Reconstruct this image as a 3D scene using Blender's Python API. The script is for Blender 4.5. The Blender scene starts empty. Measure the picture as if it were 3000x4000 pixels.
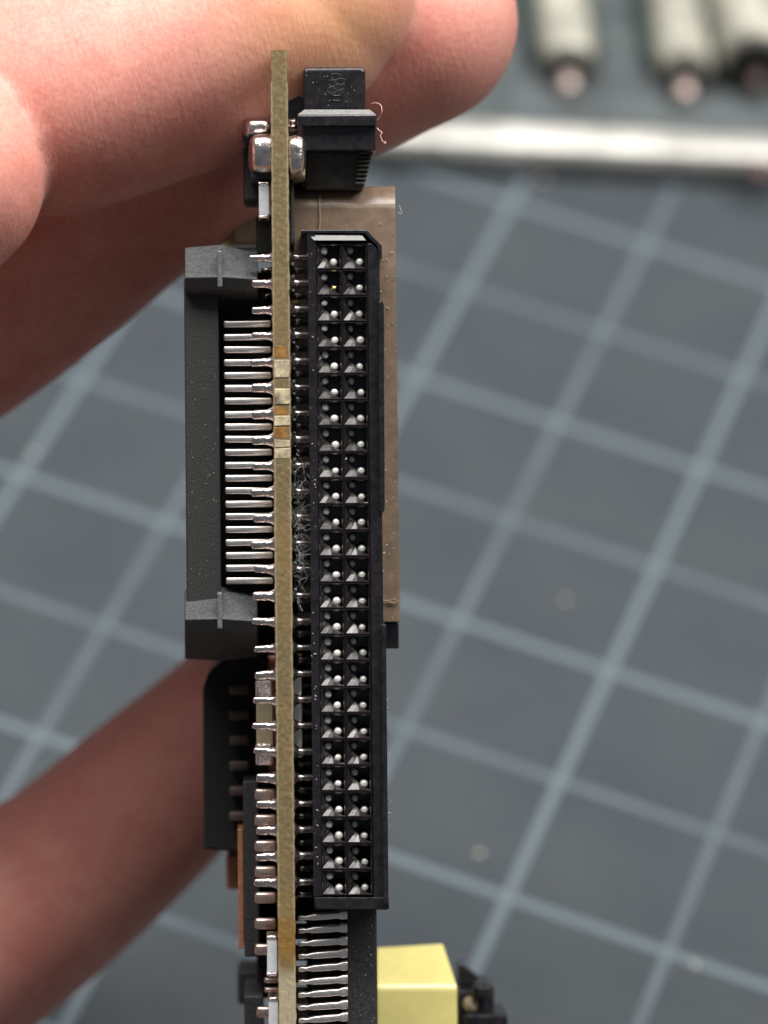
import bpy, bmesh, math, random
import numpy as np
from mathutils import Vector, Matrix
random.seed(7)
rng = np.random.default_rng(7)
SC = bpy.context.scene
SC.unit_settings.system = 'METRIC'
SC.unit_settings.scale_length = 0.01          # one unit is one centimetre
COL = SC.collection

# ------------------------------------------------------------------ camera
F = 15500.0                                   # focal length in pixels of the 3000 x 4000 photograph
CELL = 1.7                                   # mat grid, cm
RV = np.array([[0.93503427, -0.34009134, -0.10024369],
               [0.30797192, 0.63895113, 0.70490762],
               [-0.17568216, -0.68998502, 0.70217979]])
RV[:, 1] *= -1; RV[:, 2] *= -1                # world: x, y along the mat grid, z up
_t = np.array([0.89895483, -2.17888712, 27.9119574]) * CELL
RIGHT, DOWN, FWD = RV
CAM = -(RV.T @ _t)
D0 = F / 508.0                                # distance at which the board's edge is in focus
cam_data = bpy.data.cameras.new('camera')
cam = bpy.data.objects.new('camera', cam_data); COL.objects.link(cam)
m = Matrix.Identity(4)
for r in range(3):
    m[r][0] = RIGHT[r]; m[r][1] = -DOWN[r]; m[r][2] = -FWD[r]; m[r][3] = CAM[r]
cam.matrix_world = m
cam_data.sensor_fit = 'VERTICAL'; cam_data.sensor_height = 36.0; cam_data.sensor_width = 27.0
cam_data.lens = 36.0 * F / 4000.0
cam_data.clip_start = 1.0; cam_data.clip_end = 2000.0
cam_data.dof.use_dof = True
cam_data.dof.focus_distance = D0 + 0.12
cam_data.dof.aperture_fstop = cam_data.lens * 0.001 / (2 * 0.30)
SC.camera = cam

# ------------------------------------------------------------------ light
world = bpy.data.worlds.new('World'); SC.world = world; world.use_nodes = True
bg = world.node_tree.nodes['Background']
bg.inputs[0].default_value = (0.80, 0.90, 1.0, 1); bg.inputs[1].default_value = 0.12
SC.view_settings.view_transform = 'Standard'; SC.view_settings.look = 'None'
SC.view_settings.exposure = 0.0; SC.view_settings.gamma = 1.0

def W(v): return Vector([float(a) for a in v])
def camdir(x, y, z):                          # a direction given as right, up, towards the viewer
    return W(RIGHT * x - DOWN * y - FWD * z).normalized()
TARGET = W(CAM + FWD * (D0 + 1))
def area(name, d, dist, sx, sy, power, col):
    L = bpy.data.lights.new(name, 'AREA'); L.shape = 'RECTANGLE'; L.size = sx; L.size_y = sy
    L.energy = power; L.color = col
    o = bpy.data.objects.new(name, L); COL.objects.link(o)
    o.location = TARGET + d * dist
    z = d.normalized(); x = (W(RIGHT) - z*W(RIGHT).dot(z)).normalized(); y = z.cross(x)
    o.rotation_euler = Matrix((x, y, z)).transposed().to_euler()
    return o
area('ceiling_lamp', camdir(0.20, 0.89, 0.49), 75, 150, 34, 222000, (1.0, 0.965, 0.915))
area('front_fill', camdir(-0.30, 0.80, 0.72), 90, 40, 30, 8000, (0.90, 0.95, 1.0))  # added fill from above the viewer, no known lamp; lifts front faces

# ------------------------------------------------------------------ placing
def P(px, py, d):                             # photograph pixel and distance in cm -> point in the place
    return CAM + RIGHT * ((px - 1500) / F * d) + DOWN * ((py - 2000) / F * d) + FWD * d
def M(px, py, h=0.0):                         # point at height h above the mat
    r = RIGHT * ((px - 1500) / F) + DOWN * ((py - 2000) / F) + FWD
    return CAM + r * ((h - CAM[2]) / r[2])
# board frame: x across the board, y along its edge, z towards the viewer
BO = P(1100, 2000, D0)
_z = -(BO - CAM) / np.linalg.norm(BO - CAM)
_y = -(DOWN + 0.0088 * RIGHT); _y -= _z * (_y @ _z); _y /= np.linalg.norm(_y)
_x = np.cross(_y, _z)
BF = np.array([_x, _y, _z])
CB = BF @ (CAM - BO)
def L(px, py, w=0.0):                         # pixel on the board-frame plane that lies w cm behind the edge
    r = BF @ (RIGHT * ((px - 1500) / F) + DOWN * ((py - 2000) / F) + FWD)
    k = (-w - CB[2]) / r[2]
    return CB + r * k

# ------------------------------------------------------------------ objects
def tag(o, label=None, cat=None, group=None, kind=None):
    if label: o['label'] = label
    if cat: o['category'] = cat
    if group: o['group'] = group
    if kind: o['kind'] = kind
    return o
def link(name, me, mat=None, parent=None):
    o = bpy.data.objects.new(name, me); COL.objects.link(o)
    if mat and not me.materials: me.materials.append(mat)
    if parent: o.parent = parent
    return o
def mesh(name, bm, mat=None, parent=None, smooth=False):
    me = bpy.data.meshes.new(name)
    bmesh.ops.recalc_face_normals(bm, faces=bm.faces)
    bm.to_mesh(me); bm.free()
    if smooth:
        for p in me.polygons: p.use_smooth = True
    return link(name, me, mat, parent)
def pydata(name, v, f, mat=None, parent=None, smooth=False):
    me = bpy.data.meshes.new(name); me.from_pydata([tuple(map(float, a)) for a in v], [], f); me.update()
    bm = bmesh.new(); bm.from_mesh(me); bmesh.ops.recalc_face_normals(bm, faces=bm.faces); bm.to_mesh(me); bm.free()
    if smooth:
        for p in me.polygons: p.use_smooth = True
    return link(name, me, mat, parent)
def empty(name, mw=None):
    o = bpy.data.objects.new(name, None); COL.objects.link(o); o.empty_display_size = .2
    if mw is not None: o.matrix_world = mw
    return o
def hexa(bm, c):                              # 8 corners: front 4 (tl,tr,br,bl), back 4
    v = [bm.verts.new(tuple(map(float, a))) for a in c]
    for f in ((0,1,2,3),(7,6,5,4),(0,4,5,1),(1,5,6,2),(2,6,7,3),(3,7,4,0)):
        bm.faces.new([v[i] for i in f])
    return v
def addbox(bm, x0, y0, x1, y1, w0, w1):       # pixels at the front face, depth in cm
    a = L(x0, y0, w0); b = L(x1, y1, w0)
    zf, zb = -w0, -w1
    X0, X1 = a[0], b[0]
    # keep the box square to the board frame
    mid = (a + b) / 2; hw = abs((x1 - x0)) / F * (D0 + w0) / 2; hh = abs((y1 - y0)) / F * (D0 + w0) / 2
    X0, X1, Y1, Y0 = mid[0]-hw, mid[0]+hw, mid[1]+hh, mid[1]-hh
    hexa(bm, [(X0,Y1,zf),(X1,Y1,zf),(X1,Y0,zf),(X0,Y0,zf),(X0,Y1,zb),(X1,Y1,zb),(X1,Y0,zb),(X0,Y0,zb)])
def bevel(bm, r, seg=2):
    if r: bmesh.ops.bevel(bm, geom=list(bm.edges), offset=r, segments=seg, affect='EDGES', clamp_overlap=True, profile=.5)
def box(name, x0, y0, x1, y1, w0, w1, mat, parent, bev=.006, seg=2, jit=0):
    bm = bmesh.new(); addbox(bm, x0, y0, x1, y1, w0, w1)
    if jit:
        for v in bm.verts: v.co += Vector((random.uniform(-jit,jit), random.uniform(-jit,jit), random.uniform(-jit,jit)))
    bevel(bm, bev, seg)
    return mesh(name, bm, mat, parent, smooth=False)
def prism(name, prof, w0, w1, mat, parent, bev=0, seg=2):     # outline in pixels at w0, drawn back along the board
    fr = [L(x, y, w0) for x, y in prof]; n = len(prof)
    bm = bmesh.new()
    a = [bm.verts.new((p[0], p[1], -w0)) for p in fr]; b = [bm.verts.new((p[0], p[1], -w1)) for p in fr]
    bm.faces.new(a); bm.faces.new(b[::-1])
    for i in range(n): bm.faces.new((a[i], b[i], b[(i+1) % n], a[(i+1) % n]))
    bevel(bm, bev, seg)
    return mesh(name, bm, mat, parent)
def frames(pts):
    pts = [np.array(p, float) for p in pts]; n = len(pts); out = []
    up = np.array([.13, .31, .94]); 
    for i in range(n):
        t = pts[min(i+1, n-1)] - pts[max(i-1, 0)]; t /= np.linalg.norm(t) + 1e-12
        if abs(t @ up) > .95: up = np.array([.9, .1, .2])
        a = np.cross(t, up); a /= np.linalg.norm(a); b = np.cross(t, a)
        up = -b if False else up
        out.append((pts[i], t, a, b))
    return out
def addtube(bm, pts, rad, seg=8, cap=True, flat=1.0):
    fr = frames(pts); rad = [rad]*len(pts) if np.isscalar(rad) else rad
    rings = []
    for (p, t, a, b), r in zip(fr, rad):
        rings.append([bm.verts.new(tuple(p + (a*math.cos(q) + b*flat*math.sin(q))*r)) for q in (2*math.pi*k/seg for k in range(seg))])
    for A, B in zip(rings, rings[1:]):
        for k in range(seg): bm.faces.new((A[k], A[(k+1)%seg], B[(k+1)%seg], B[k]))
    if cap: bm.faces.new(rings[0][::-1]); bm.faces.new(rings[-1])
def lathe(bm, c, ax, prof, seg=14):           # prof: (distance along axis, radius)
    ax = np.array(ax, float); ax /= np.linalg.norm(ax)
    u = np.cross(ax, [0.2, 1, .1] if abs(ax[1]) < .8 else [1, .1, .2]); u /= np.linalg.norm(u); v = np.cross(ax, u)
    rings = []
    for s, r in prof:
        if r < 1e-6: rings.append([bm.verts.new(tuple(c + ax*s))]); continue
        rings.append([bm.verts.new(tuple(c + ax*s + (u*math.cos(q)+v*math.sin(q))*r)) for q in (2*math.pi*k/seg for k in range(seg))])
    for A, B in zip(rings, rings[1:]):
        if len(A) == 1 and len(B) == 1: continue
        for k in range(seg):
            if len(A) == 1: bm.faces.new((A[0], B[(k+1)%seg], B[k]))
            elif len(B) == 1: bm.faces.new((A[k], A[(k+1)%seg], B[0]))
            else: bm.faces.new((A[k], A[(k+1)%seg], B[(k+1)%seg], B[k]))
    for R_ in (rings[0], rings[-1]):
        if len(R_) > 2:
            try: bm.faces.new(R_)
            except ValueError: pass

# ------------------------------------------------------------------ materials
def nodes(name):
    m = bpy.data.materials.new(name); m.use_nodes = True
    nt = m.node_tree; b = nt.nodes['Principled BSDF']
    return m, nt, b
def tex(nt, kind, scale, detail=4, rough=.6, vec=None, **k):
    n = nt.nodes.new(kind)
    if 'Scale' in n.inputs: n.inputs['Scale'].default_value = scale
    if 'Detail' in n.inputs: n.inputs['Detail'].default_value = detail
    if 'Roughness' in n.inputs: n.inputs['Roughness'].default_value = rough
    if vec is None:
        tc = nt.nodes.new('ShaderNodeTexCoord'); vec = tc.outputs['Object']
    nt.links.new(vec, n.inputs['Vector'])
    return n
def mapped(nt, scale=(1,1,1), rot=(0,0,0)):
    tc = nt.nodes.new('ShaderNodeTexCoord'); mp = nt.nodes.new('ShaderNodeMapping')
    mp.inputs['Scale'].default_value = scale; mp.inputs['Rotation'].default_value = rot
    nt.links.new(tc.outputs['Object'], mp.inputs['Vector']); return mp.outputs['Vector']
def ramp(nt, fac, stops):
    r = nt.nodes.new('ShaderNodeValToRGB'); e = r.color_ramp.elements
    e[0].position, e[0].color = stops[0][0], (*stops[0][1], 1); e[1].position, e[1].color = stops[-1][0], (*stops[-1][1], 1)
    for p, c in stops[1:-1]:
        x = e.new(p); x.color = (*c, 1)
    nt.links.new(fac, r.inputs[0]); return r.outputs[0]
def mixc(nt, fac, a, b, mode='MIX'):
    n = nt.nodes.new('ShaderNodeMix'); n.data_type = 'RGBA'; n.blend_type = mode
    for s, v in ((n.inputs[0], fac), (n.inputs[6], a), (n.inputs[7], b)):
        if isinstance(v, (int, float)): s.default_value = v
        elif isinstance(v, tuple): s.default_value = (*v, 1)
        else: nt.links.new(v, s)
    return n.outputs[2]
def math_(nt, op, a, b=None, c=None, clamp=False):
    n = nt.nodes.new('ShaderNodeMath'); n.operation = op; n.use_clamp = clamp
    for i, v in enumerate((a, b, c)):
        if v is None: continue
        if isinstance(v, (int, float)): n.inputs[i].default_value = v
        else: nt.links.new(v, n.inputs[i])
    return n.outputs[0]
def bump(nt, b, h, strength=.3, dist=.01, prev=None):
    n = nt.nodes.new('ShaderNodeBump'); n.inputs['Strength'].default_value = strength; n.inputs['Distance'].default_value = dist
    nt.links.new(h, n.inputs['Height'])
    if prev: nt.links.new(prev, n.inputs['Normal'])
    nt.links.new(n.outputs[0], b.inputs['Normal']); return n.outputs[0]
def simple(name, col, rough=.5, metal=0.0, nscale=0, nstr=.3, var=.25, nd=.004, spec=.5, coat=0, ior=0):
    m, nt, b = nodes(name)
    if ior: b.inputs['IOR'].default_value = ior
    b.inputs['Base Color'].default_value = (*col, 1); b.inputs['Roughness'].default_value = rough
    b.inputs['Metallic'].default_value = metal; b.inputs['Specular IOR Level'].default_value = spec
    if coat: b.inputs['Coat Weight'].default_value = coat; b.inputs['Coat Roughness'].default_value = .12
    if nscale:
        n = tex(nt, 'ShaderNodeTexNoise', nscale, 5, .65)
        lo = tuple(c*(1-var) for c in col); hi = tuple(min(1, c*(1+var)) for c in col)
        nt.links.new(ramp(nt, n.outputs['Fac'], [(.3, lo), (.7, hi)]), b.inputs['Base Color'])
        nt.links.new(ramp(nt, n.outputs['Fac'], [(.3, (rough*.75,)*3), (.75, (min(1, rough*1.3),)*3)]), b.inputs['Roughness'])
        bump(nt, b, n.outputs['Fac'], nstr, nd)
    return m

M_black = simple('glossy black plastic', (.012, .011, .013), .24, nscale=14, nstr=.35, var=.5, nd=.006, spec=.6)
M_cell = simple('moulded black nylon', (.014, .011, .013), .22, nscale=20, nstr=.2, nd=.003, spec=.5, ior=1.64)
M_blackrough = simple('matt black plastic', (.017, .017, .016), .62, nscale=60, nstr=.5, var=.5, nd=.006)
M_wing = simple('worn grey black plastic', (.046, .051, .053), .6, nscale=38, nstr=.8, var=.5, nd=.010)
M_worn = simple('rubbed grey plastic', (.10, .112, .112), .4, nscale=30, var=.4)
M_chip = simple('chip epoxy', (.024, .024, .026), .5, nscale=40, nstr=.5, var=.5, nd=.005)
M_deep = simple('dull black plastic', (.006, .006, .006), .8, nscale=20)
M_tin = simple('tinned metal', (.80, .77, .75), .22, 1, nscale=22, nstr=.3, var=.12, nd=.004)
M_solder = simple('solder', (.80, .71, .68), .24, 1, nscale=11, nstr=.7, var=.2, nd=.014)  # pinkish tint in the base stands in for warm, coppery reflections
M_lead = simple('dull tinned lead', (.90, .84, .81), .38, 1, nscale=24, nstr=.15, var=.07, nd=.003)  # faint pink put into the base in place of a mauve reflection
M_ball = simple('nickel contact', (.68, .68, .63), .42, .35, nscale=30, nstr=.2, var=.1, nd=.003)
M_gold = simple('gold contact', (.9, .72, .25), .35, .8)
M_dimlead = simple('dark reddish lead', (.10, .07, .065), .6, .4, nscale=20)  # darker, redder metal for the far leads, rivet and one pin
M_coplead = simple('coppery lead', (.60, .46, .41), .32, .9, nscale=20, var=.15)
M_copper = simple('copper edge', (.50, .22, .12), .45, .6, nscale=20)
M_ceramic = simple('white ceramic', (.55, .57, .60), .4, nscale=20, var=.08, nstr=.2)
M_tan = simple('tan ceramic', (.30, .25, .16), .5, nscale=15, var=.12, nstr=.2)
M_amber = simple('scorched resin', (.24, .12, .03), .45, nscale=14, var=.4, nstr=.3, nd=.008)
M_pale = simple('broken glass fibre', (.38, .32, .21), .5, nscale=10, var=.75, nstr=.4, nd=.008)
M_rib = simple('dusty black rubber', (.05, .045, .038), .6, nscale=18, nstr=.7, var=.6, nd=.012)

def laminate():
    m, nt, b = nodes('glass fibre laminate edge')
    v = mapped(nt, (1, 1, 1))
    n1 = tex(nt, 'ShaderNodeTexNoise', 26, 5, .7, v)
    v2 = mapped(nt, (7, 12, 4), (0, 0, .6)); n2 = tex(nt, 'ShaderNodeTexVoronoi', 2.4, vec=v2)
    n3 = tex(nt, 'ShaderNodeTexNoise', 1.1, 3, .6)
    c = ramp(nt, n1.outputs['Fac'], [(.28, (.085, .062, .027)), (.52, (.150, .112, .052)), (.75, (.25, .195, .11))])
    c2 = mixc(nt, ramp(nt, n2.outputs['Distance'], [(.05, (0,0,0)), (.5, (1,1,1))]), mixc(nt, .45, c, (.38, .31, .16)), c)
    c3 = mixc(nt, ramp(nt, n3.outputs['Fac'], [(.45, (0,0,0)), (.65, (.4,.4,.4))]), c2, (.22, .14, .05))
    tc = nt.nodes.new('ShaderNodeTexCoord'); sp = nt.nodes.new('ShaderNodeSeparateXYZ'); nt.links.new(tc.outputs['Object'], sp.inputs[0])
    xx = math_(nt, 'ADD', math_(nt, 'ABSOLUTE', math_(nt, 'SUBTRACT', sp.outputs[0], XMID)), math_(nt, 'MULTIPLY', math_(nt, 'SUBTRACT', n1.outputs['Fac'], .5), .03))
    edge_pale = ramp(nt, xx, [(.048, (0, 0, 0)), (.058, (.6, .6, .6))])  # paler band along both side edges of the slab
    c3 = mixc(nt, edge_pale, c3, (.33, .28, .17))
    yy = math_(nt, 'ADD', sp.outputs[1], math_(nt, 'MULTIPLY', math_(nt, 'SUBTRACT', n3.outputs['Fac'], .5), .12))
    # scorched, resin-rich stretch near the lower end, then pale broken glass
    burn = math_(nt, 'MULTIPLY', ramp(nt, math_(nt, 'MULTIPLY', math_(nt, 'SUBTRACT', YA, yy), 2.2), [(.0, (0, 0, 0)), (.16, (.75,)*3), (.5, (.95,)*3), (.72, (.9,)*3), (1.0, (0, 0, 0))]), .95)
    c3 = mixc(nt, burn, c3, mixc(nt, n1.outputs['Fac'], (.10, .045, .010), (.30, .165, .03)))
    end = ramp(nt, math_(nt, 'MULTIPLY', math_(nt, 'SUBTRACT', YB, yy), 4), [(.0, (0, 0, 0)), (.5, (.75,)*3)])
    c3 = mixc(nt, end, c3, mixc(nt, n1.outputs['Fac'], (.22, .18, .12), (.55, .48, .34)))
    nt.links.new(c3, b.inputs['Base Color']); b.inputs['Roughness'].default_value = .5
    b.inputs['Subsurface Weight'].default_value = .15; b.inputs['Subsurface Radius'].default_value = (.06, .045, .02)
    p = bump(nt, b, n2.outputs['Distance'], .22, .005); bump(nt, b, n1.outputs['Fac'], .15, .004, p)
    return m
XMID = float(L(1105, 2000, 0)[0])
YA = float(L(1118, 3560, 0)[1]); YB = float(L(1118, 3770, 0)[1])
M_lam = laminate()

def skin():
    m, nt, b = nodes('skin')
    tc = nt.nodes.new('ShaderNodeTexCoord')
    big = tex(nt, 'ShaderNodeTexNoise', .9, 3, .5); mid = tex(nt, 'ShaderNodeTexNoise', 3.5, 5, .6); fin = tex(nt, 'ShaderNodeTexNoise', 30, 4, .7)
    c = ramp(nt, big.outputs['Fac'], [(.3, (.62, .26, .215)), (.5, (.72, .345, .285)), (.7, (.80, .44, .36))])
    c = mixc(nt, .35, c, ramp(nt, mid.outputs['Fac'], [(.3, (.56, .15, .13)), (.7, (.82, .38, .30))]))
    c = mixc(nt, .30, c, ramp(nt, fin.outputs['Fac'], [(.35, (.52, .17, .14)), (.65, (.84, .44, .36))]))
    # the pad that presses on the board is drained of blood: yellowish
    pad = nt.nodes.new('ShaderNodeVectorMath'); pad.operation = 'DISTANCE'
    nt.links.new(tc.outputs['Object'], pad.inputs[0]); pad.inputs[1].default_value = tuple(float(a) for a in P(1330, 90, D0 + .35))
    pf = ramp(nt, math_(nt, 'MULTIPLY', pad.outputs['Value'], .8), [(.0, (1,1,1)), (.95, (0,0,0))])
    pf2 = math_(nt, 'MULTIPLY', pf, .8)
    c = mixc(nt, pf2, c, (.70, .40, .20))
    blot = tex(nt, 'ShaderNodeTexNoise', 1.7, 6, .7)
    c = mixc(nt, ramp(nt, blot.outputs['Fac'], [(.5, (0, 0, 0)), (.75, (.45,)*3)]), c, (.58, .14, .11))
    # tiny pale flakes
    vo = tex(nt, 'ShaderNodeTexVoronoi', 5.5); 
    fl = math_(nt, 'LESS_THAN', vo.outputs['Distance'], .045)
    c = mixc(nt, math_(nt, 'MULTIPLY', fl, .5), c, (.85, .72, .62))
    nt.links.new(c, b.inputs['Base Color'])
    b.inputs['Roughness'].default_value = .5
    b.inputs['Specular IOR Level'].default_value = .35
    b.inputs['Subsurface Weight'].default_value = .6; b.inputs['Subsurface Radius'].default_value = (.36, .13, .07); b.inputs['Subsurface Scale'].default_value = .9
    # fine lines across the finger plus pores
    mp = nt.nodes.new('ShaderNodeVectorRotate'); mp.rotation_type = 'EULER_XYZ'; mp.invert = True
    e = Matrix([[float(RIGHT[i]), float(-DOWN[i]), float(-FWD[i])] for i in range(3)]).to_euler()
    mp.inputs['Rotation'].default_value = e; nt.links.new(tc.outputs['Object'], mp.inputs['Vector'])
    sk = nt.nodes.new('ShaderNodeMapping'); sk.inputs['Rotation'].default_value = (0, 0, math.radians(-14)); nt.links.new(mp.outputs[0], sk.inputs['Vector'])
    sk2 = nt.nodes.new('ShaderNodeMapping'); sk2.inputs['Scale'].default_value = (32, 3.4, 8); nt.links.new(sk.outputs[0], sk2.inputs['Vector'])
    lines = tex(nt, 'ShaderNodeTexNoise', 1.0, 3, .6, sk2.outputs[0])
    wv = nt.nodes.new('ShaderNodeTexWave'); wv.wave_type = 'BANDS'; wv.bands_direction = 'DIAGONAL'
    wv.inputs['Scale'].default_value = 5.2; wv.inputs['Distortion'].default_value = 11; wv.inputs['Detail'].default_value = 2.5; wv.inputs['Detail Scale'].default_value = .35
    nt.links.new(sk.outputs[0], wv.inputs['Vector'])
    pores = tex(nt, 'ShaderNodeTexVoronoi', 24)
    cr = tex(nt, 'ShaderNodeTexNoise', 4, 6, .65)
    p = bump(nt, b, lines.outputs['Fac'], .5, .012)
    p = bump(nt, b, wv.outputs['Fac'], .075, .006, p)
    p = bump(nt, b, pores.outputs['Distance'], .15, .006, p)
    bump(nt, b, cr.outputs['Fac'], .22, .016, p)
    return m
M_skin = skin()

def matmat():
    m, nt, b = nodes('cutting mat print')
    tc = nt.nodes.new('ShaderNodeTexCoord'); sp = nt.nodes.new('ShaderNodeSeparateXYZ'); nt.links.new(tc.outputs['Object'], sp.inputs[0])
    def line(s, half, period, off):
        u = math_(nt, 'DIVIDE', math_(nt, 'ADD', s, off), period)
        d = math_(nt, 'ABSOLUTE', math_(nt, 'SUBTRACT', math_(nt, 'FRACT', math_(nt, 'ADD', u, .5)), .5))
        return math_(nt, 'LESS_THAN', math_(nt, 'MULTIPLY', d, period), half)
    c2 = CELL*2
    big = math_(nt, 'MAXIMUM', line(sp.outputs[0], .058, c2, 0), line(sp.outputs[1], .058, c2, 0))
    small = math_(nt, 'MAXIMUM', line(sp.outputs[0], .05, CELL, 0), line(sp.outputs[1], .05, CELL, 0))
    n = tex(nt, 'ShaderNodeTexNoise', .55, 4, .6); n2 = tex(nt, 'ShaderNodeTexNoise', 12, 5, .7)
    base = ramp(nt, n.outputs['Fac'], [(.35, (.031, .039, .048)), (.65, (.044, .054, .060))])
    base = mixc(nt, .3, base, ramp(nt, n2.outputs['Fac'], [(.3, (.035, .042, .050)), (.7, (.068, .079, .088))]))
    sv = mapped(nt, (.25, 7, 1), (0, 0, .5)); sc_ = tex(nt, 'ShaderNodeTexNoise', 1.6, 5, .7, sv)
    base = mixc(nt, ramp(nt, sc_.outputs['Fac'], [(.60, (0, 0, 0)), (.72, (.35,)*3)]), base, (.085, .095, .105))
    wear = ramp(nt, tex(nt, 'ShaderNodeTexNoise', .8, 3, .5).outputs['Fac'], [(.35, (.62,)*3), (.62, (.95,)*3)])
    c = mixc(nt, math_(nt, 'MULTIPLY', small, wear), base, (.098, .126, .148))
    c = mixc(nt, math_(nt, 'MULTIPLY', big, .85), c, (.108, .140, .162))
    vo = tex(nt, 'ShaderNodeTexVoronoi', .75); fl = math_(nt, 'LESS_THAN', vo.outputs['Distance'], .06)
    c = mixc(nt, math_(nt, 'MULTIPLY', fl, .5), c, (.42, .36, .30))
    nt.links.new(c, b.inputs['Base Color']); b.inputs['Roughness'].default_value = .75; b.inputs['Specular IOR Level'].default_value = .25
    bump(nt, b, n2.outputs['Fac'], .3, .01)
    return m
M_mat = matmat()
M_brown = simple('brown translucent sleeve', (.185, .132, .095), .24, nscale=9, nstr=.25, var=.22, nd=.012)
M_seam = simple('sleeve seam', (.30, .20, .12), .4)
M_yellow = simple('yellow winding tape', (.72, .64, .24), .24, nscale=1.6, nstr=.12, var=.10, nd=.02, coat=.8)
M_dust = simple('dust', (.40, .37, .33), .9)
M_lint = simple('pale lint', (.34, .36, .35), .95)
M_pinkfibre = simple('pink fibre', (.75, .48, .44), .7)
M_table = simple('wooden bench', (.20, .12, .07), .5, nscale=3)
M_steel = simple('dull zinc plate', (.085, .10, .105), .5, .25, nscale=2, nstr=.2, var=.2, nd=.02)
M_bead = simple('bright rolled edge', (.50, .49, .46), .42, .5, nscale=1.1, var=.35, nstr=.5, nd=.06)
M_cream = simple('cream plastic', (.34, .33, .28), .5, nscale=2.2, var=.6, nstr=.6, nd=.08)
M_pinkmetal = simple('coppery pin', (.62, .50, .46), .35, .4)
M_greendark = simple('dark green plastic', (.03, .05, .04), .5)

# ------------------------------------------------------------------ setting: bench and mat
bm = bmesh.new(); bmesh.ops.create_cube(bm, size=1)
for v in bm.verts: v.co = Vector((v.co.x*160, v.co.y*110, v.co.z*2 - 1.35))
tag(mesh('bench_top', bm, M_table), kind='structure')
bm = bmesh.new(); bmesh.ops.create_cube(bm, size=1)
for v in bm.verts: v.co = Vector((v.co.x*60*.9, v.co.y*58, v.co.z*.3 - .15))
bevel(bm, .04)
matob = mesh('cutting_mat', bm, M_mat)
tag(matob, 'grey cutting mat printed with a pale blue square grid under the hand', 'cutting mat')
for i, (px, py, r, mt) in enumerate([(1872, 3335, .040, M_dust), (2715, 3770, .035, M_dust), (130, 1775, .035, M_dust), (2120, 702, .035, M_pinkmetal), (2210, 2345, .03, M_dust)]):
    bm = bmesh.new(); bmesh.ops.create_icosphere(bm, subdivisions=2, radius=r)
    for v in bm.verts: v.co *= random.uniform(.8, 1.2); v.co.z *= .6
    o = mesh('crumb', bm, mt); o.location = W(M(px, py, r*.5))
    tag(o, ['pale crumb on the mat nearest the yellow tape block', 'pale crumb lying on a grid line towards the lower right corner', 'pale crumb on the grid line crossing at far left of the mat', 'copper coloured crumb in front of the bright metal edge', 'faint crumb on the mat right of the brown sleeve'][i], 'crumb', 'crumbs lying on the cutting mat')

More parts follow.
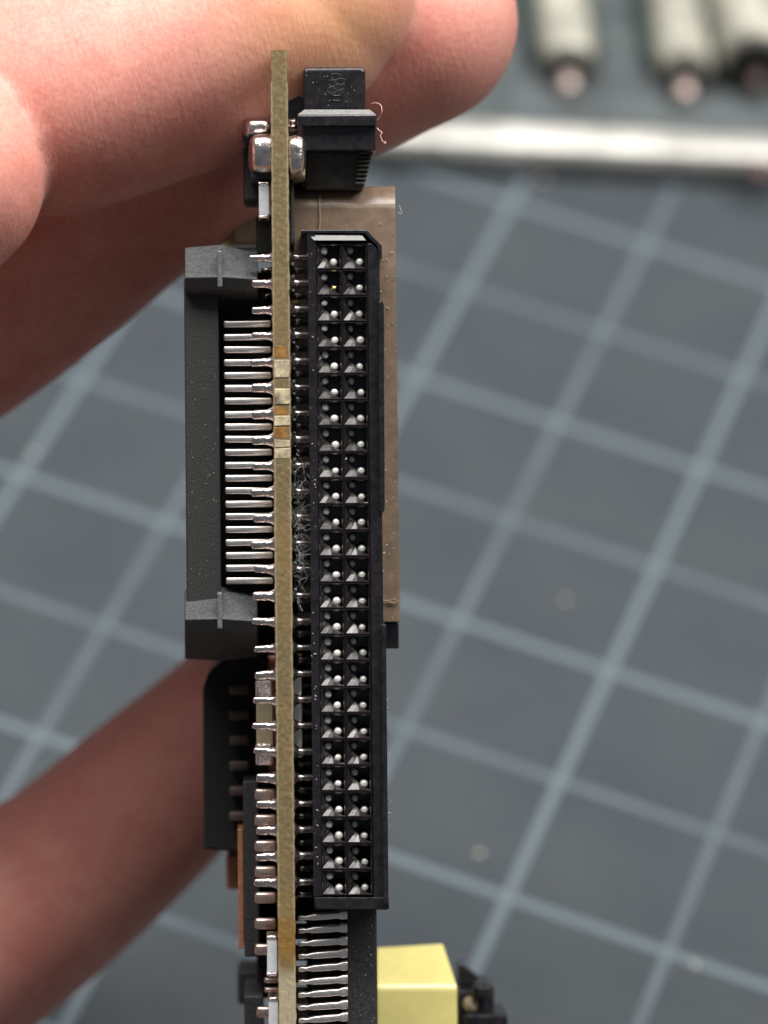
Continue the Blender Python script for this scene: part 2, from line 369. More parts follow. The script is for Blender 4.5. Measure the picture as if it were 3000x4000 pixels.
# ------------------------------------------------------------------ metal panel, upper right
def panel():
    a = M(1500, 668, 0.3) ; b = M(3000, 735, 0.3)
    a = M(1500, 664, 0.0); b = M(3000, 737, 0.0)
    e1 = (b - a)/np.linalg.norm(b - a); e3 = np.array([0, 0, 1.]); e2 = np.cross(e3, e1)
    mw = Matrix.Identity(4)
    for r in range(3): mw[r][0], mw[r][1], mw[r][2], mw[r][3] = e1[r], e2[r], e3[r], a[r]
    root = empty('metal_panel', mw)
    tag(root, 'grey metal panel with a bright rolled edge and cream posts beyond the hand', 'metal panel')
    inv = mw.inverted()
    def q(px, py, h): return np.array(inv @ W(M(px, py, h)))
    x0, x1 = -.9, 9
    bm = bmesh.new()
    hexa(bm, [(x0,.3,.42),(x1,.3,.42),(x1,.3,.30),(x0,.3,.30),(x0,12,.42),(x1,12,.42),(x1,12,.30),(x0,12,.30)])
    bevel(bm, .02); mesh('plate', bm, M_steel, root)
    bm = bmesh.new()
    prof = [(.42,.02),(.20,0),(.04,.06),(0,.18),(.0,.30),(.05,.42),(.16,.49),(.34,.50),(.44,.46),(.44,.40),(.30,.40),(.16,.36),(.14,.16),(.42,.12)]
    A = [bm.verts.new((x0, y, z)) for y, z in prof]; B = [bm.verts.new((x1, y, z)) for y, z in prof]
    bm.faces.new(A); bm.faces.new(B[::-1])
    for i in range(len(prof)): bm.faces.new((A[i], B[i], B[(i+1) % len(prof)], A[(i+1) % len(prof)]))
    mesh('rolled_edge', bm, M_bead, root)
    bm = bmesh.new(); lathe(bm, q(2975, 655, .5) , (0,0,1), [(-.1,.16),(.0,.17),(.03,.12),(.03,0)]); mesh('edge_rivet', bm, M_dimlead, root)
    def post(px, py, r, mt, holer, big=False):
        c = q(px, py, .42 + r)
        o = bpy.data.objects.new('post', None)
        bm = bmesh.new()
        lathe(bm, c, (0, 1, 0), [(.0, r*.80), (.02, r*.93), (.10, r), (1.5, r), (1.6, r*1.12), (3.2, r*1.12), (3.2, 0)], 28)
        body = mesh('post', bm, mt, root, True)
        bm = bmesh.new(); lathe(bm, c + np.array([0, -.03, -.06]), (0, 1, 0), [(0, 0), (0, holer*.9), (.03, holer), (.04, holer)], 24)
        mesh('socket_ring', bm, M_deep, body, True)
        bm = bmesh.new(); lathe(bm, c + np.array([0, -.30, -.16 if not big else -.2]), (0, 1, 0), [(0, 0), (.0, .07), (.03, .10), (.3, .11)], 16)
        mesh('pin', bm, M_pinkmetal if not big else M_dimlead, body, True)
        bm = bmesh.new(); addb = [(-r*1.25, .35), (r*1.25, .35)]
        cc = c
        for s in (-1, 1):
            x = cc[0] + s*r*1.12
            hexa(bm, [(x-.05, cc[1]+.3, .42+r*1.1),(x+.05, cc[1]+.3, .42+r*1.1),(x+.05, cc[1]+.3,.425),(x-.05, cc[1]+.3,.425),(x-.05, cc[1]+3, .42+r*1.1),(x+.05, cc[1]+3, .42+r*1.1),(x+.05, cc[1]+3,.425),(x-.05, cc[1]+3,.425)])
        mesh('post_clip', bm, M_greendark, body)
    post(2225, 255, .33, M_cream, .24)
    post(2680, 285, .33, M_cream, .24)
    post(2960, 240, .46, M_cream, .36, True)
panel()

# ------------------------------------------------------------------ circuit board
mw = Matrix.Identity(4)
for r in range(3): mw[r][0], mw[r][1], mw[r][2], mw[r][3] = _x[r], _y[r], _z[r], BO[r]
board = empty('circuit_board', mw)
tag(board, 'circuit board held on edge in the fingers, black socket header facing up', 'circuit board')

def xs(py): return 1105 + .0088*(py - 2000)   # middle of the board's edge at a row of the photograph
# laminate: a stepped slab whose edge is roughly routed
def slab():
    ys = np.arange(196, 4300, 15.0); n = len(ys)
    bm = bmesh.new(); prev = None
    for i, y in enumerate(ys):
        hw = 31.5 if y < 330 else 34.5
        if y > 3780: hw = 34
        jl, jr = rng.normal(0, 1.0, 2)
        if y < 330: jl += 1
        dep = .22 if y < 640 else (1.1 if y < 1000 else 4.5)
        c = xs(y)
        ch = 3.0
        pts = [L(c-hw+jl, y, 0.03), L(c-hw+ch+jl, y, 0.0), L(c-5, y, rng.uniform(-.001, .001)), L(c+5, y, rng.uniform(-.001,.001)), L(c+hw-ch+jr, y, 0.0), L(c+hw+jr, y, .03)]
        pts += [np.array([pts[-1][0], pts[-1][1], -dep]), np.array([pts[0][0], pts[0][1], -dep])]
        ring = [bm.verts.new(tuple(map(float, p))) for p in pts]
        if prev is None: bm.faces.new(ring)
        else:
            for k in range(8): bm.faces.new((prev[k], prev[(k+1)%8], ring[(k+1)%8], ring[k]))
        prev = ring
    bm.faces.new(prev[::-1])
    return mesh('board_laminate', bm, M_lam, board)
lam = slab()
for (y0, y1, mt, pr) in [(1348,1402,M_amber,.006),(1404,1476,M_pale,-.004),(1478,1512,M_amber,.012),(1516,1580,M_pale,-.012),(1583,1622,M_amber,.012),(1624,1664,M_pale,-.01),(1666,1712,M_amber,.006),(1716,1748,M_pale,.0),(1750,1792,M_pale,-.004)]:
    c = xs((y0+y1)/2)
    box('break_tab', c-31 + random.uniform(-1, 2), y0, c+32 + random.uniform(-2, 1), y1, -.003+pr*.3, .2, mt, lam, .008, 3, .003)

# ---- the long two-row socket header
PITCH = 101.9; Y0 = 1006; NROW = 25
def cc(row, col):
    y = Y0 + PITCH*row - 4
    return (1285 + 100*col) + .0088*(y - 1006), y
def header():
    bm = bmesh.new()
    def sq(cx, cy, h, w, cut=0):
        pts = []
        for k in range(16):
            s, t = divmod(k, 4); t = t/4
            p = [(-h+2*h*t, -h), (h, -h+2*h*t), (h-2*h*t, h), (-h, h-2*h*t)][s]
            pts.append(L(cx+p[0], cy+p[1], w))
        return [bm.verts.new(tuple(map(float, p))) for p in pts]
    HOLE = [(-36,-36,.03),(-20,-41,.025),(0,-41,.025),(22,-41,.025),(39,-39,.03),(41,-20,.025),(41,0,.025),(41,22,.025),
            (41,43,.018),(28,37,.034),(9,27,.048),(-5,14,.060),(-15,5,.072),(-24,-3,.050),(-31,-10,.034),(-38,-22,.025)]
    def hole(cx, cy, w=None):                 # mouth of the socket: a wide scooped slope at its lower left corner
        return [bm.verts.new(tuple(map(float, L(cx+p[0]+(0 if w is None else random.gauss(0, .3)), cy+p[1], p[2]+random.gauss(0, .0022) if w is None else w)))) for p in HOLE]
    def br(A, B):
        for k in range(16): bm.faces.new((A[k], A[(k+1)%16], B[(k+1)%16], B[k]))
    for r in range(NROW):
        for c in range(2):
            x, y = cc(r, c)
            a = sq(x, y, 50.4, .012); b = sq(x, y, 47.5, .004); b2 = sq(x, y, 44.5, .012); c_ = hole(x, y); d = hole(x, y, .55)
            br(a, b); br(b, b2); br(b2, c_); br(c_, d); bm.faces.new(d)
    hd = mesh('socket_header', bm, M_cell, board)
    for i, p in enumerate(hd.data.polygons):
        p.use_smooth = False
    # surrounding shell pieces
    yt, yb = Y0 - 56, Y0 + PITCH*24 + 50
    def wall(name, prof, w0, w1, bev=.006): return prism(name, prof, w0, w1, M_black, hd, bev)
    x0t, x0b = xs(yt)+139, xs(yb)+139
    wall('header_side', [(1200, 905), (1231, 905), (1234, yt), (1234+22, yb+2), (1224+0, yb+2), (1224, 3400), (1204, 1200)], .0, .62)
    def sloped(name, xa, xb, y0, y1, w0, w1, mt, parent, xa1=None, xb1=None):
        xa1 = xa if xa1 is None else xa1; xb1 = xb if xb1 is None else xb1
        c = [L(xa, y0, w0), L(xb, y0, w0), L(xb1, y1, w1), L(xa1, y1, w1), L(xa, y0, .6), L(xb, y0, .6), L(xb1, y1, .6), L(xa1, y1, .6)]
        q = bmesh.new(); hexa(q, c); bevel(q, .003, 1); return mesh(name, q, mt, parent)
    sloped('header_top', 1204, 1412, 915, 940, .010, -.016, M_black, hd, 1226, 1432)
    wall('header_rim', [(1176, 898), (1432, 898), (1492, 958), (1492, 1010), (1478, 1010), (1478, 962), (1426, 909), (1176, 909)], -.006, .6, .0045)
    wall('header_side', [(1436, 951), (1452, 951), (1482, 985), (1509, yb+4), (1460, yb+4)], .006, .62, .004)
    wall('header_side', [(1228, yb+3), (1518, yb+3), (1521, yb+45), (1516, yb+53), (1236, yb+50), (1228, yb+40)], -.0, .62, .008)
    wall('key_rail', [(1478, 1180), (1493, 1172), (1500, 1190), (1503, 1990), (1490, 2012), (1482, 1995)], -.05, .5, .006)
    wall('key_rail', [(1489, 2440), (1508, 2440), (1518, yb+30), (1498, yb+30)], -.04, .5, .006)
    box('header_back', 1196, 920, 1490, yb+20, .63, 1.0, M_deep, hd, 0)
    # contacts
    bm = bmesh.new(); lathe(bm, np.zeros(3), (0, 0, -1), [(0, 0), (.001, .014), (.004, .023), (.013, .030), (.03, .033), (.4, .033)], 14)
    me = bpy.data.meshes.new('spring_contact'); bmesh.ops.recalc_face_normals(bm, faces=bm.faces); bm.to_mesh(me); bm.free(); me.materials.append(M_ball)
    for p in me.polygons: p.use_smooth = True
    bm = bmesh.new(); lathe(bm, np.zeros(3), (0, 0, -1), [(0, 0), (.006, .016), (.02, .027), (.4, .030)], 4)
    meg = bpy.data.meshes.new('spring_contact'); bmesh.ops.recalc_face_normals(bm, faces=bm.faces); bm.to_mesh(meg); bm.free(); meg.materials.append(M_gold)
    for r in range(NROW):
        for c in range(2):
            x, y = cc(r, c)
            for (dx, dy, w) in ((19, 22, .035 + .03*c), (-20, -24, .045 + .05*c)):
                gold = (r == 1 and c == 0 and dx > 0)
                o = link('spring_contact', meg if gold else me, None, hd)
                if gold: o['label'] = 'gold square contact'
                p = L(x+dx+random.gauss(0, .8), y+dy+random.gauss(0, .8), w + random.gauss(0, .005))
                o.location = W(p); o.rotation_euler = (random.gauss(0,.035), random.gauss(0,.035), random.uniform(0,6)); 
                s = random.uniform(.90, 1.05); o.scale = (s*random.uniform(.88, 1.02), s, 1)
    # tails that come out of the left face
    def tail():
        bm = bmesh.new(); k = 1/508
        hexa(bm, [(-90*k, 16*k, -.006), (-20*k, 18*k, .0), (-20*k, -16*k, .0), (-90*k, -15*k, -.006), (-90*k, 16*k, -.065), (-20*k, 18*k, -.065), (-20*k, -16*k, -.065), (-90*k, -15*k, -.065)])
        bevel(bm, .021, 3)
        lathe(bm, np.array([0, 0, -.028]), (-1, 0, 0), [(-.02, .066), (.0, .056), (.02, .044), (.05, .034), (.09, .030), (.1, 0)], 14)
        me = bpy.data.meshes.new('solder_tail'); bmesh.ops.recalc_face_normals(bm, faces=bm.faces); bm.to_mesh(me); bm.free(); me.materials.append(M_solder)
        for p in me.polygons: p.use_smooth = True
        return me
    tl = tail()
    k = 1/508
    def tail2():
        bm = bmesh.new()
        lathe(bm, np.array([0, 0, -.03]), (1, 0, 0), [(-.02, .09), (.0, .08), (.02, .05), (.05, .034), (.20, .030), (.2, 0)], 12)
        me = bpy.data.meshes.new('header_pin'); bmesh.ops.recalc_face_normals(bm, faces=bm.faces); bm.to_mesh(me); bm.free(); me.materials.append(M_solder)
        for p in me.polygons: p.use_smooth = True
        return me
    t2 = tail2()
    for r in range(NROW):
        y = Y0 + PITCH*r*.9985
        o = link('solder_tail', tl, None, hd); p = L(xs(y)-33, y, .06); o.location = W(p); o.rotation_euler = (0, 0, random.gauss(0, .04)); o.scale = (random.uniform(.90, 1.06), random.uniform(.85, 1.12), 1)
        if r > 1: 
            o = link('header_pin', t2, None, hd); o.location = W(L(xs(y)+34, y-2, .10)); o.scale = (1, random.uniform(.8, 1.1), 1)
            o = link('header_pin', t2, None, hd); o.location = W(L(xs(y)+34, y+48, .45)); o.scale = (1, random.uniform(.8, 1.1), 1)
            continue
        o = link('solder_tail', tl, None, hd); p = L(xs(y)-33, y+50, .95); o.location = W(p); o.scale = (.5, .7, 1)
        o = link('header_pin', t2, None, hd); o.location = W(L(xs(y)+34, y-2, .10)); o.scale = (1, random.uniform(.8, 1.1), 1)
        o = link('header_pin', t2, None, hd); o.location = W(L(xs(y)+34, y+48, .45)); o.scale = (1, random.uniform(.8, 1.1), 1)
header()

def leadmesh(name, wpx, hpx, dep, mat, w0, taper=1.0, foot=0):
    k = (D0 + w0)/F; bm = bmesh.new(); h = hpx*k/2
    hexa(bm, [(-wpx*k, h*taper, 0), (0, h, 0), (0, -h, 0), (-wpx*k, -h*taper, 0), (-wpx*k, h*taper, -dep), (0, h, -dep), (0, -h, -dep), (-wpx*k, -h*taper, -dep)])
    bevel(bm, h*.45, 2)
    me = bpy.data.meshes.new(name); bmesh.ops.recalc_face_normals(bm, faces=bm.faces); bm.to_mesh(me); bm.free(); me.materials.append(mat)
    for p in me.polygons: p.use_smooth = True
    return me

# ---- the connector on the left face with its comb of leads
bm = bmesh.new(); addbox(bm, 724, 1090, 858, 2420, .30, 1.5); bevel(bm, .012)
lc = mesh('edge_connector', bm, M_blackrough, board)
box('connector_base', 856, 1120, 1040, 2380, .75, 1.5, M_deep, lc, .01)
def wing(y0):
    # bright sloping facet, narrow front facet, dark underside
    prof = [(y0, .42), (y0+112, .10), (y0+160, .17), (y0+262, .95), (y0+262, 1.4), (y0, 1.4)]
    cols = [(722, 0, -4), (852, 10, -16), (868, 0, -16), (1006, -6, 6)]
    rows = []
    bm = bmesh.new()
    for j, (x, dw, dy) in enumerate(cols):
        ring = []
        for i, (y, w) in enumerate(prof):
            yy = y + (dy if i in (0, ) else (-dy*.7 if i in (3, 4) else dy*.2))
            if j == 3: yy = y + (20 if i == 0 else 6 if i < 3 else -6)
            ww = w + (0.012 if j in (0, 3) else -.012 if i in (1, 2) else 0)
            ring.append(bm.verts.new(tuple(map(float, L(x, yy, ww)))))
        rows.append(ring)
    for A, B in zip(rows, rows[1:]):
        for i in range(6): bm.faces.new((A[i], A[(i+1) % 6], B[(i+1) % 6], B[i]))
    bm.faces.new(rows[0]); bm.faces.new(rows[-1][::-1])
    bevel(bm, .01)
    o = mesh('wing_block', bm, M_wing, lc)
    box('mould_rib', 848, y0+6, 868, y0+150, .088, .6, M_worn, lc, .012)
wing(972); wing(2308)
for i, o in enumerate([o for o in lc.children if o.name.startswith('mould_rib')]): o.rotation_euler = (0, 0, 0)
lm = leadmesh('lead', 186, 26, .09, M_lead, .22)
for i in range(21):
    y = 1265 + 50.15*i
    o = link('lead', lm, None, lc); x = xs(y)-40
    o.location = W(L(x, y, .34)); o.rotation_euler = (random.gauss(0,.03), 0, random.gauss(0, .006))

# ---- black socket farther back, lower left, with blurred leads
o = prism('square_socket', [(792, 2690), (812, 2630), (860, 2585), (900, 2570), (1050, 2570), (1050, 3318), (960, 3330), (795, 3318)], 1.55, 3.0, M_deep, board, .02)
lm2 = leadmesh('lead', 80, 38, .1, M_dimlead, 1.3)
for i in range(6):
    y = 2695 + 99*i
    q = link('lead', lm2, None, o); q.location = W(L(975, y, 1.42))
# ---- small outline chip, lower left
ch = box('chip', 952, 3050, 1012, 3738, .85, 2.0, M_chip, board, .015, 3)
lm3 = leadmesh('lead', 82, 44, .08, M_coplead, .95)
for i in range(7):
    y = 3103 + 101.2*i
    q = link('lead', lm3, None, ch); q.location = W(L(1078, y, .62 + .0))
box('copper_strip', 930, 3240, 951, 3705, .95, 1.8, M_copper, board, .004)
box('coil_body', 884, 3340, 940, 3475, 2.4, 3.0, M_copper, board, .02)
# bottom chip and the dark block behind
box('coil_body', 928, 3788, 1020, 3925, 2.3, 3.0, M_chip, board, .03)
ch2 = box('chip', 955, 3890, 1030, 4300, .8, 2.0, M_chip, board, .015, 3)
for y in (3955, 4056, 4157):
    q = link('lead', lm3, None, ch2); q.location = W(L(1085, y, .62))
for y in (3830, 3868):
    q = link('lead', lm3, None, ch2); q.location = W(L(1090, y, .8)); q.scale = (.7, .5, 1)
box('connector_base', 985, 1060, 1086, 2560, 1.55, 3.0, M_deep, board, .02)
box('connector_base', 1000, 3060, 1086, 3900, 1.7, 3.0, M_deep, board, .02)
box('connector_base', 1140, 2330, 1240, 3600, 1.15, 3.0, M_deep, board, .02)
# ---- small components on the left face
def smd(x0, y0, x1, y1, w0, w1, body, cap, inset=.16, name='capacitor', lab=None):
    h = y1 - y0; b_ = box(name, x0+3, y0+h*inset*.8, x1, y1-h*inset*.8, w0+.01, w1-.01, body, board, .01)
    if lab: b_['label'] = lab
    box('end_cap', x0, y0, x1, y0+h*inset, w0, w1, cap, b_, .02, 3)
    box('end_cap', x0, y1-h*inset, x1, y1, w0, w1, cap, b_, .02, 3)
    return b_
smd(1040, 3655, 1084, 3815, .06, .4, M_ceramic, M_solder, .10, 'resistor')
smd(1046, 3895, 1088, 4070, .06, .4, M_ceramic, M_solder, .10, 'resistor')
smd(1008, 708, 1052, 852, .12, .45, M_ceramic, M_solder, .10, 'resistor')
smd(998, 2655, 1066, 2990, .45, .9, M_tan, M_solder, .26, 'capacitor', 'tan ceramic capacitor')
# large tinned end caps at the top, both faces
def blob(name, x0, y0, x1, y1, w0, w1, mat, parent, bev=.05):
    bm = bmesh.new(); addbox(bm, x0, y0, x1, y1, w0, w1)
    bmesh.ops.subdivide_edges(bm, edges=list(bm.edges), cuts=1, use_grid_fill=True)
    c = Vector(L((x0+x1)/2, (y0+y1)/2, (w0+w1)/2))
    for v in bm.verts:
        v.co += (v.co - c)*.06 + Vector([random.gauss(0, .007) for _ in range(3)])
    o = mesh(name, bm, mat, parent, True)
    s = o.modifiers.new('soft', 'SUBSURF'); s.levels = s.render_levels = 2
    return o
cap = box('tantalum_capacitor', 978, 640, 1075, 700, .12, 1.0, M_chip, board, .02)
blob('solder_end', 975, 522, 1082, 672, .02, .5, M_solder, cap)
cap = box('tantalum_capacitor', 1130, 650, 1192, 692, .1, 1.0, M_tan, board, .02)
blob('solder_end', 1120, 526, 1194, 682, .02, .5, M_solder, cap)
blob('solder_end', 953, 462, 1060, 530, .45, .9, M_solder, cap)
blob('solder_end', 1120, 460, 1164, 500, .3, .6, M_solder, cap)
box('inductor', 948, 500, 1050, 560, .6, 1.2, M_chip, board, .03)
box('inductor', 950, 575, 1050, 790, .75, 1.3, M_blackrough, board, .03)
box('inductor', 1000, 840, 1075, 1000, .9, 1.6, M_deep, board, .03)
ob = box('ribbon_clip', 905, 800, 1060, 960, 2.2, 3.0, M_brown, board, .03)
box('gold_tab', 880, 880, 912, 965, 2.4, 2.7, M_gold, ob, .02)
box('gold_tab', 1140, 1155, 1165, 1185, .5, .6, M_gold, lam, .004)
prism('gold_tab', [(1144, 2555), (1180, 2555), (1172, 2600), (1150, 2585)], .5, .6, M_gold, lam, 0)
box('chip', 1135, 2640, 1183, 2960, .35, .6, M_lead, board, .01)

# ---- brown sleeve behind the header
def sleeve():
    prof = []                                  # (y px, w) outline of the bend
    for a in np.linspace(0, math.pi/2, 9): prof.append((790 - 60*math.sin(a), .78 + .13*(1-math.cos(a))*1.0))
    pts = [(2430, .57), (2200, .57), (1500, .57), (900, .565), (845, .57)] + [(832 - 104*math.sin(a), .57 + .24*(1-math.cos(a))) for a in np.linspace(.2, math.pi/2, 10)] + [(728, 1.6), (2430, 1.6)]
    bm = bmesh.new(); A, B = [], []
    for y, w in pts:
        A.append(bm.verts.new(tuple(map(float, L(1146 + .0088*(y-728), y, w)))))
        B.append(bm.verts.new(tuple(map(float, L(1543 + .0110*(y-728), y, w)))))
    n = len(pts)
    for i in range(n): bm.faces.new((A[i], B[i], B[(i+1) % n], A[(i+1) % n]))
    bm.faces.new(A); bm.faces.new(B[::-1])
    bevel(bm, .006, 2)
    o = mesh('brown_sleeve', bm, M_brown, board)
    bm = bmesh.new()
    addtube(bm, [L(1248 + random.gauss(0, 1.5), y, w - .004) for y, w in [(726, .80), (745, .69), (765, .62), (800, .578), (845, .565), (870, .562), (905, .562)]], .008, 6)
    mesh('seam', bm, M_seam, o)
    bm = bmesh.new()
    addtube(bm, [L(x, y, .55) for x, y in [(1490, 2345), (1515, 2348), (1540, 2340), (1552, 2348), (1540, 2356), (1520, 2352)]], .006, 6)
    mesh('seam', bm, M_seam, o)
    return o
sl = sleeve()
box('sleeve_foot', 1490, 2432, 1558, 2534, .70, 1.5, M_black, board, .01)
box('gasket', 1130, 700, 1150, 960, .35, 1.4, M_chip, board, .02)

# ---- black plug at the top right
pl = box('moulded_plug', 1184, 262, 1428, 440, .27, 1.2, M_black, board, .035, 4)
box('plug_step', 1118, 370, 1200, 470, .50, 1.2, M_black, pl, .015)
prism('plug_flange', [(1166, 452), (1182, 432), (1446, 428), (1468, 444), (1468, 588), (1190, 588), (1186, 488), (1160, 488)], .28, 1.2, M_black, pl, .01, 2)
box('plug_flange', 1160, 449, 1470, 492, .22, 1.2, M_black, pl, .008)
q = bmesh.new(); hexa(q, [L(1190, 428, .25), L(1444, 428, .25), L(1468, 448, .224), L(1162, 448, .224), L(1190, 428, .6), L(1444, 428, .6), L(1468, 448, .6), L(1162, 448, .6)]); mesh('plug_flange', q, M_black, pl)
prism('strain_relief', [(1190, 586), (1460, 586), (1440, 640), (1420, 740), (1190, 740)], .53, 1.3, M_rib, pl, .02, 2)
for i in range(8):
    y = 592 + 17*i
    box('relief_rib', 1402 - 2*i, y, 1458 - 4.5*i, y+9, .45, .7, M_rib, pl, .012)
for i, (x, y) in enumerate([(1310, 300), (1330, 318), (1298, 325), (1322, 340), (1295, 352)]):
    bm = bmesh.new(); c = L(x, y, .272)
    pts = [c + np.array([math.cos(a)*.035*(1+.2*math.sin(3*a+i)), math.sin(a)*.025, 0]) for a in np.linspace(0, 6.0, 14)]
    addtube(bm, pts, .0035, 6); mesh('ejector_mark', bm, M_black, pl, True)
for y in (372, 392):
    bm = bmesh.new(); addtube(bm, [L(1290, y, .272), L(1310, y+2, .27), L(1330, y+1, .272)], .007, 6); mesh('ejector_mark', bm, M_black, pl, True)

# ---- lower right connector: body with comb of tinned leads
bc = box('edge_connector', 1352, 3300, 1474, 4400, .42, 1.6, M_chip, board, .012)
bc['label'] = 'dark connector body below the socket header'
bm = bmesh.new(); k = (D0 + .3)/F
pr = [(-0, 11), (60, 13), (90, 10), (188, 15)]
for s in (0, 1):
    pass
A = []
for x, h in [(0, 9), (22, 10), (30, 6.5), (60, 12), (120, 13), (158, 12), (170, 17), (194, 17)]:
    A.append([bm.verts.new((x*k, (yy*h + x*.055)*k, -zz)) for yy, zz in ((1, 0.0), (-1, 0.0), (-1, .09), (1, .09))])
for U, V_ in zip(A, A[1:]):
    for i in range(4): bm.faces.new((U[i], U[(i+1)%4], V_[(i+1)%4], V_[i]))
bm.faces.new(A[0]); bm.faces.new(A[-1][::-1]); bevel(bm, .009, 2)
lme = bpy.data.meshes.new('lead'); bmesh.ops.recalc_face_normals(bm, faces=bm.faces); bm.to_mesh(lme); bm.free(); lme.materials.append(M_lead)
for p in lme.polygons: p.use_smooth = True
for i in range(14):
    y = 3588 + 50.1*i
    q = link('lead', lme, None, bc); q.location = W(L(xs(y)+44, y, .30)); q.rotation_euler = (random.gauss(0,.05), 0, random.gauss(0, .008))
for i in range(6):
    y = 3620 + 84*i
    box('resistor', 1152, y, 1200, y+50, .62, .9, M_chip, board, .01)
box('connector_base', 1200, 3550, 1352, 4300, .9, 1.5, M_deep, bc, .01)

# ---- yellow taped transformer with black bobbin
def transformer():
    # in the board frame, turned so that its top face shows
    w = 1.9
    fl = L(1470, 3850, w); fr_ = L(1786, 3850, w); bl = L(1470, 4300, w); br_ = L(1790, 4300, w)
    up = L(1470, 3700, w+.55); ur = L(1730, 3684, w+.55)
    bm = bmesh.new()
    hexa(bm, [fl, fr_, br_, bl, up, ur, ur + (br_-fr_), up + (bl-fl)])
    bm.edges.ensure_lookup_table()
    fe = [e for e in bm.edges if all(abs(v.co.z + w) < 1e-4 and abs(v.co.y - fl[1]) < .02 for v in e.verts)]
    bmesh.ops.bevel(bm, geom=fe, offset=.05, segments=6, affect='EDGES', profile=.5)
    o = mesh('transformer', bm, M_yellow, board, False)
    bv = o.modifiers.new('edge', 'BEVEL'); bv.width = .014; bv.segments = 2; bv.limit_method = 'ANGLE'; bv.angle_limit = math.radians(35)
    bx0 = box('bobbin', 1770, 3850, 1932, 4300, 2.3, 2.9, M_black, o, .02)
    o['label'] = 'yellow taped transformer block'
    def bx(n_, *a, **k_): return box(n_, *a, M_black, o, **k_)
    bx('bobbin', 1788, 3865, 1905, 4300, 2.05, 2.5, bev=.03)
    prism('bobbin', [(1788, 3770), (1800, 3762), (1880, 3830), (1900, 3850), (1900, 3872), (1850, 3868), (1790, 3840)], 2.3, 2.6, M_black, o, .02)
    bx('bobbin', 1845, 3846, 1922, 3905, 1.9, 2.6, bev=.035)
    bx('bobbin', 1815, 3962, 1985, 4250, 1.85, 2.6, bev=.02)
    box('winding', 1810, 3895, 1870, 3960, 1.95, 2.2, M_tan, o, .06, 3)
    return o
transformer()

# ------------------------------------------------------------------ lint, dust and fibres
bm = bmesh.new()
for i in range(280):
    y = rng.choice([rng.normal(1880, 80), rng.normal(2080, 60), rng.normal(2180, 80)]); x = rng.normal(1164 + (y-2000)*.01, 13)
    p = L(x, y, rng.uniform(.03, .25)); d = rng.normal(0, 1, 3)*[.5, 1, .4]; d /= np.linalg.norm(d); pts = [p]
    for s in range(6):
        d = d + rng.normal(0, .45, 3); d /= np.linalg.norm(d); pts.append(pts[-1] + d*rng.uniform(.012, .03))
    if min(q[0] for q in pts) < L(xs(y)+36, y, .1)[0]: continue
    addtube(bm, [BO + BF.T @ q for q in pts], .0010, 3, False)
tag(mesh('lint', bm, M_lint), kind='stuff')
def fibre(pts, lab, mat=M_pinkfibre, r=.0028):
    c = [BO + BF.T @ L(x, y, w) for x, y, w in pts]; q = []
    for i in range(len(c)-1):
        p0, p1, p2, p3 = c[max(i-1,0)], c[i], c[i+1], c[min(i+2, len(c)-1)]
        for t in np.linspace(0, 1, 6, endpoint=False):
            q.append(.5*((2*p1)+(-p0+p2)*t+(2*p0-5*p1+4*p2-p3)*t*t+(-p0+3*p1-3*p2+p3)*t**3))
    q.append(c[-1]); bm = bmesh.new(); addtube(bm, q, r, 6)
    tag(mesh('fibre', bm, mat, None, True), lab, 'fibre', 'stray fibres clinging to the black plug and sleeve')
fibre([(1452, 405, .1), (1470, 402, .05), (1488, 412, .02), (1492, 438, .0), (1483, 460, .05), (1474, 468, .1)], 'pink curled fibre beside the middle of the black plug')
fibre([(1474, 500, .05), (1480, 508, .03), (1492, 518, .0), (1486, 530, 0), (1492, 545, .0), (1494, 552, 0), (1508, 556, .0), (1500, 562, .0)], 'crinkled pink fibre beside the lower flange of the black plug')
fibre([(1560, 802, .5), (1564, 815, .5), (1570, 832, .5), (1562, 834, .5), (1554, 828, .5)], 'pale hooked fibre beyond the upper right corner of the brown sleeve', M_dust)
bm = bmesh.new()
def speck(p, r):
    q = bmesh.ops.create_icosphere(bm, subdivisions=1, radius=r, matrix=Matrix.Translation(W(BO + BF.T @ p)))
    c = W(BO + BF.T @ p); st = random.uniform(1, 3.5); ax = Vector(rng.normal(0, 1, 3)).normalized()
    for v in q['verts']:
        d = v.co - c; v.co += ax * (d.dot(ax) * (st-1))
for i in range(110):
    y = rng.uniform(850, 2420); x = rng.uniform(1500, 1540) + .011*(y-728) if y > 960 else rng.uniform(1260, 1540)
    speck(L(x, y, .570), rng.uniform(.0015, .0035))
for i in range(16):
    speck(L(rng.uniform(1480, 1545), rng.uniform(850, 1300), .562), rng.uniform(.003, .006))
for i in range(90):
    y = rng.uniform(960, 3500); speck(L(rng.choice([1495 + (y-1000)*.009, 1215 + (y-1000)*.01]) + rng.normal(0, 5), y, -.002), rng.uniform(.002, .005))
for i in range(40): speck(L(rng.uniform(1362, 1470), rng.uniform(3560, 3990), .419), rng.uniform(.0014, .003))
for i in range(60): speck(L(rng.uniform(735, 850), rng.uniform(1400, 2290), .299), rng.uniform(.0012, .0026))
for i in range(30): speck(L(rng.uniform(1195, 1425), rng.uniform(290, 430), .269), rng.uniform(.0012, .0026))
tag(mesh('dust', bm, M_dust), kind='stuff')

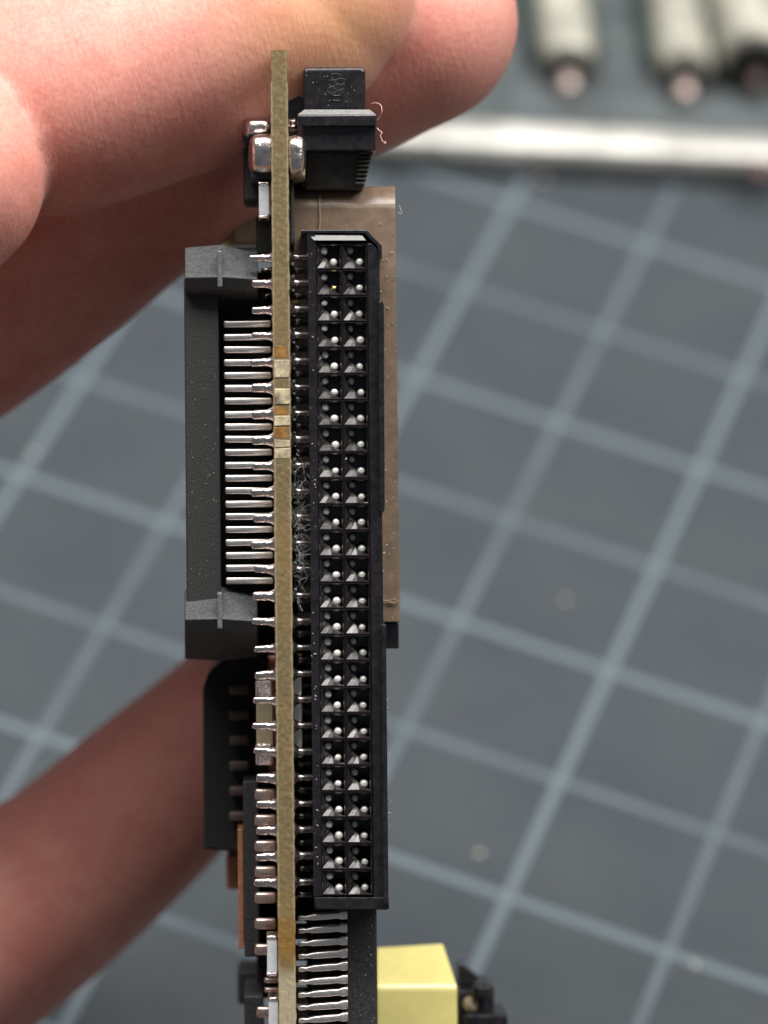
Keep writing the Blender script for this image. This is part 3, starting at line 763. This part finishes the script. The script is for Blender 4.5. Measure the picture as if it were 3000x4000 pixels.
# ------------------------------------------------------------------ the hand
def hand():
    bm = bmesh.new()
    K = lambda d: d / F
    def digit(cps, tip=1.0, seg=32, flat=.92, n=7):
        # control points: px, py, depth behind focus, radius in cm
        c = [np.r_[P(a, b, D0 + w), r] for a, b, w, r in cps]; q = []
        for i in range(len(c)-1):
            p0, p1, p2, p3 = c[max(i-1,0)], c[i], c[i+1], c[min(i+2, len(c)-1)]
            for t in np.linspace(0, 1, n, endpoint=False):
                q.append(.5*((2*p1)+(-p0+p2)*t+(2*p0-5*p1+4*p2-p3)*t*t+(-p0+3*p1-3*p2+p3)*t**3))
        q.append(c[-1]); q = np.array(q)
        d = q[-1,:3]-q[-2,:3]; d /= np.linalg.norm(d); R = q[-1,3]
        ends = [np.r_[q[-1,:3] + d*R*tip*math.sin(a), max(R*math.cos(a), .02)] for a in np.linspace(.12, math.pi/2*.985, 9)]
        d0 = q[0,:3]-q[1,:3]; d0 /= np.linalg.norm(d0); R0 = q[0,3]
        st = [np.r_[q[0,:3] + d0*R0*math.sin(a), max(R0*math.cos(a), .02)] for a in np.linspace(math.pi/2*.985, .12, 9)]
        q = np.array(st + list(q) + ends)
        addtube(bm, q[:,:3], list(q[:,3]), seg)
    # index: end segment lies across the top, its joint bends towards the viewer at the left
    digit([(60, 425, 1.12, .86), (210, 385, 1.08, .945), (600, 262, 1.10, .93), (900, 150, 1.10, .93), (1120, 50, 1.08, .90), (1225, -35, 1.06, .82)], 1.0)
    digit([(-3000, 2000, 2.6, 1.15), (-2000, 1150, 1.2, 1.08), (-1100, 760, .7, 1.02), (-560, 830, .40, 1.0), (-240, 655, .38, .89)], .9)
    # middle: farther back, comes out to the right
    digit([(-3100, 2700, 3.6, 1.15), (-1900, 2150, 3.6, 1.08), (-900, 1640, 3.2, 1.05), (-100, 1110, 2.8, 1.05), (500, 660, 2.45, .98), (1000, 360, 2.3, .90), (1380, 190, 2.25, .88), (1600, 100, 2.2, .86)], 1.05)
    # thumb, below and behind
    digit([(-3300, 5200, 3.6, 1.5), (-2000, 4900, 3.6, 1.25), (-900, 4230, 4.2, 1.06), (-220, 3770, 4.5, .93), (230, 3440, 4.6, .85), (620, 3090, 4.6, .78), (880, 2830, 4.5, .68)], 1.1)
    digit([(-900, 4000, 4.7, .80), (-100, 3480, 5.1, .60), (350, 3190, 5.15, .52), (700, 2890, 5.1, .50), (920, 2640, 5.0, .44)], 1.0)
    # ring and little finger curl away out of the picture
    digit([(-3300, 3400, 4.6, 1.1), (-2300, 2900, 5.4, 1.02), (-1500, 2750, 6.0, .95), (-1300, 3000, 6.6, .88), (-1600, 3200, 6.9, .78)], 1.0)
    digit([(-3500, 4100, 4.6, .98), (-2700, 3700, 5.2, .9), (-2200, 3500, 5.6, .82), (-2100, 3700, 6.0, .75), (-2300, 3900, 6.2, .68)], 1.0)
    # palm and wrist
    digit([(-6500, 5600, 1.0, 2.2), (-5000, 4700, 2.4, 2.1), (-4100, 4000, 3.2, 2.1), (-3400, 3100, 3.4, 1.7)], .8, flat=.7)
    digit([(-5000, 5200, 2.6, 1.8), (-3800, 5000, 3.4, 1.6), (-3000, 4700, 3.6, 1.4)], .8)
    o = mesh('hand', bm, M_skin, None, True)
    r = o.modifiers.new('join', 'REMESH'); r.mode = 'VOXEL'; r.voxel_size = .055; r.use_smooth_shade = True
    s = o.modifiers.new('smooth', 'SMOOTH'); s.factor = .5; s.iterations = 7
    tag(o, 'bare hand gripping the circuit board between index finger, middle finger and thumb', 'hand')
    return o
hand()
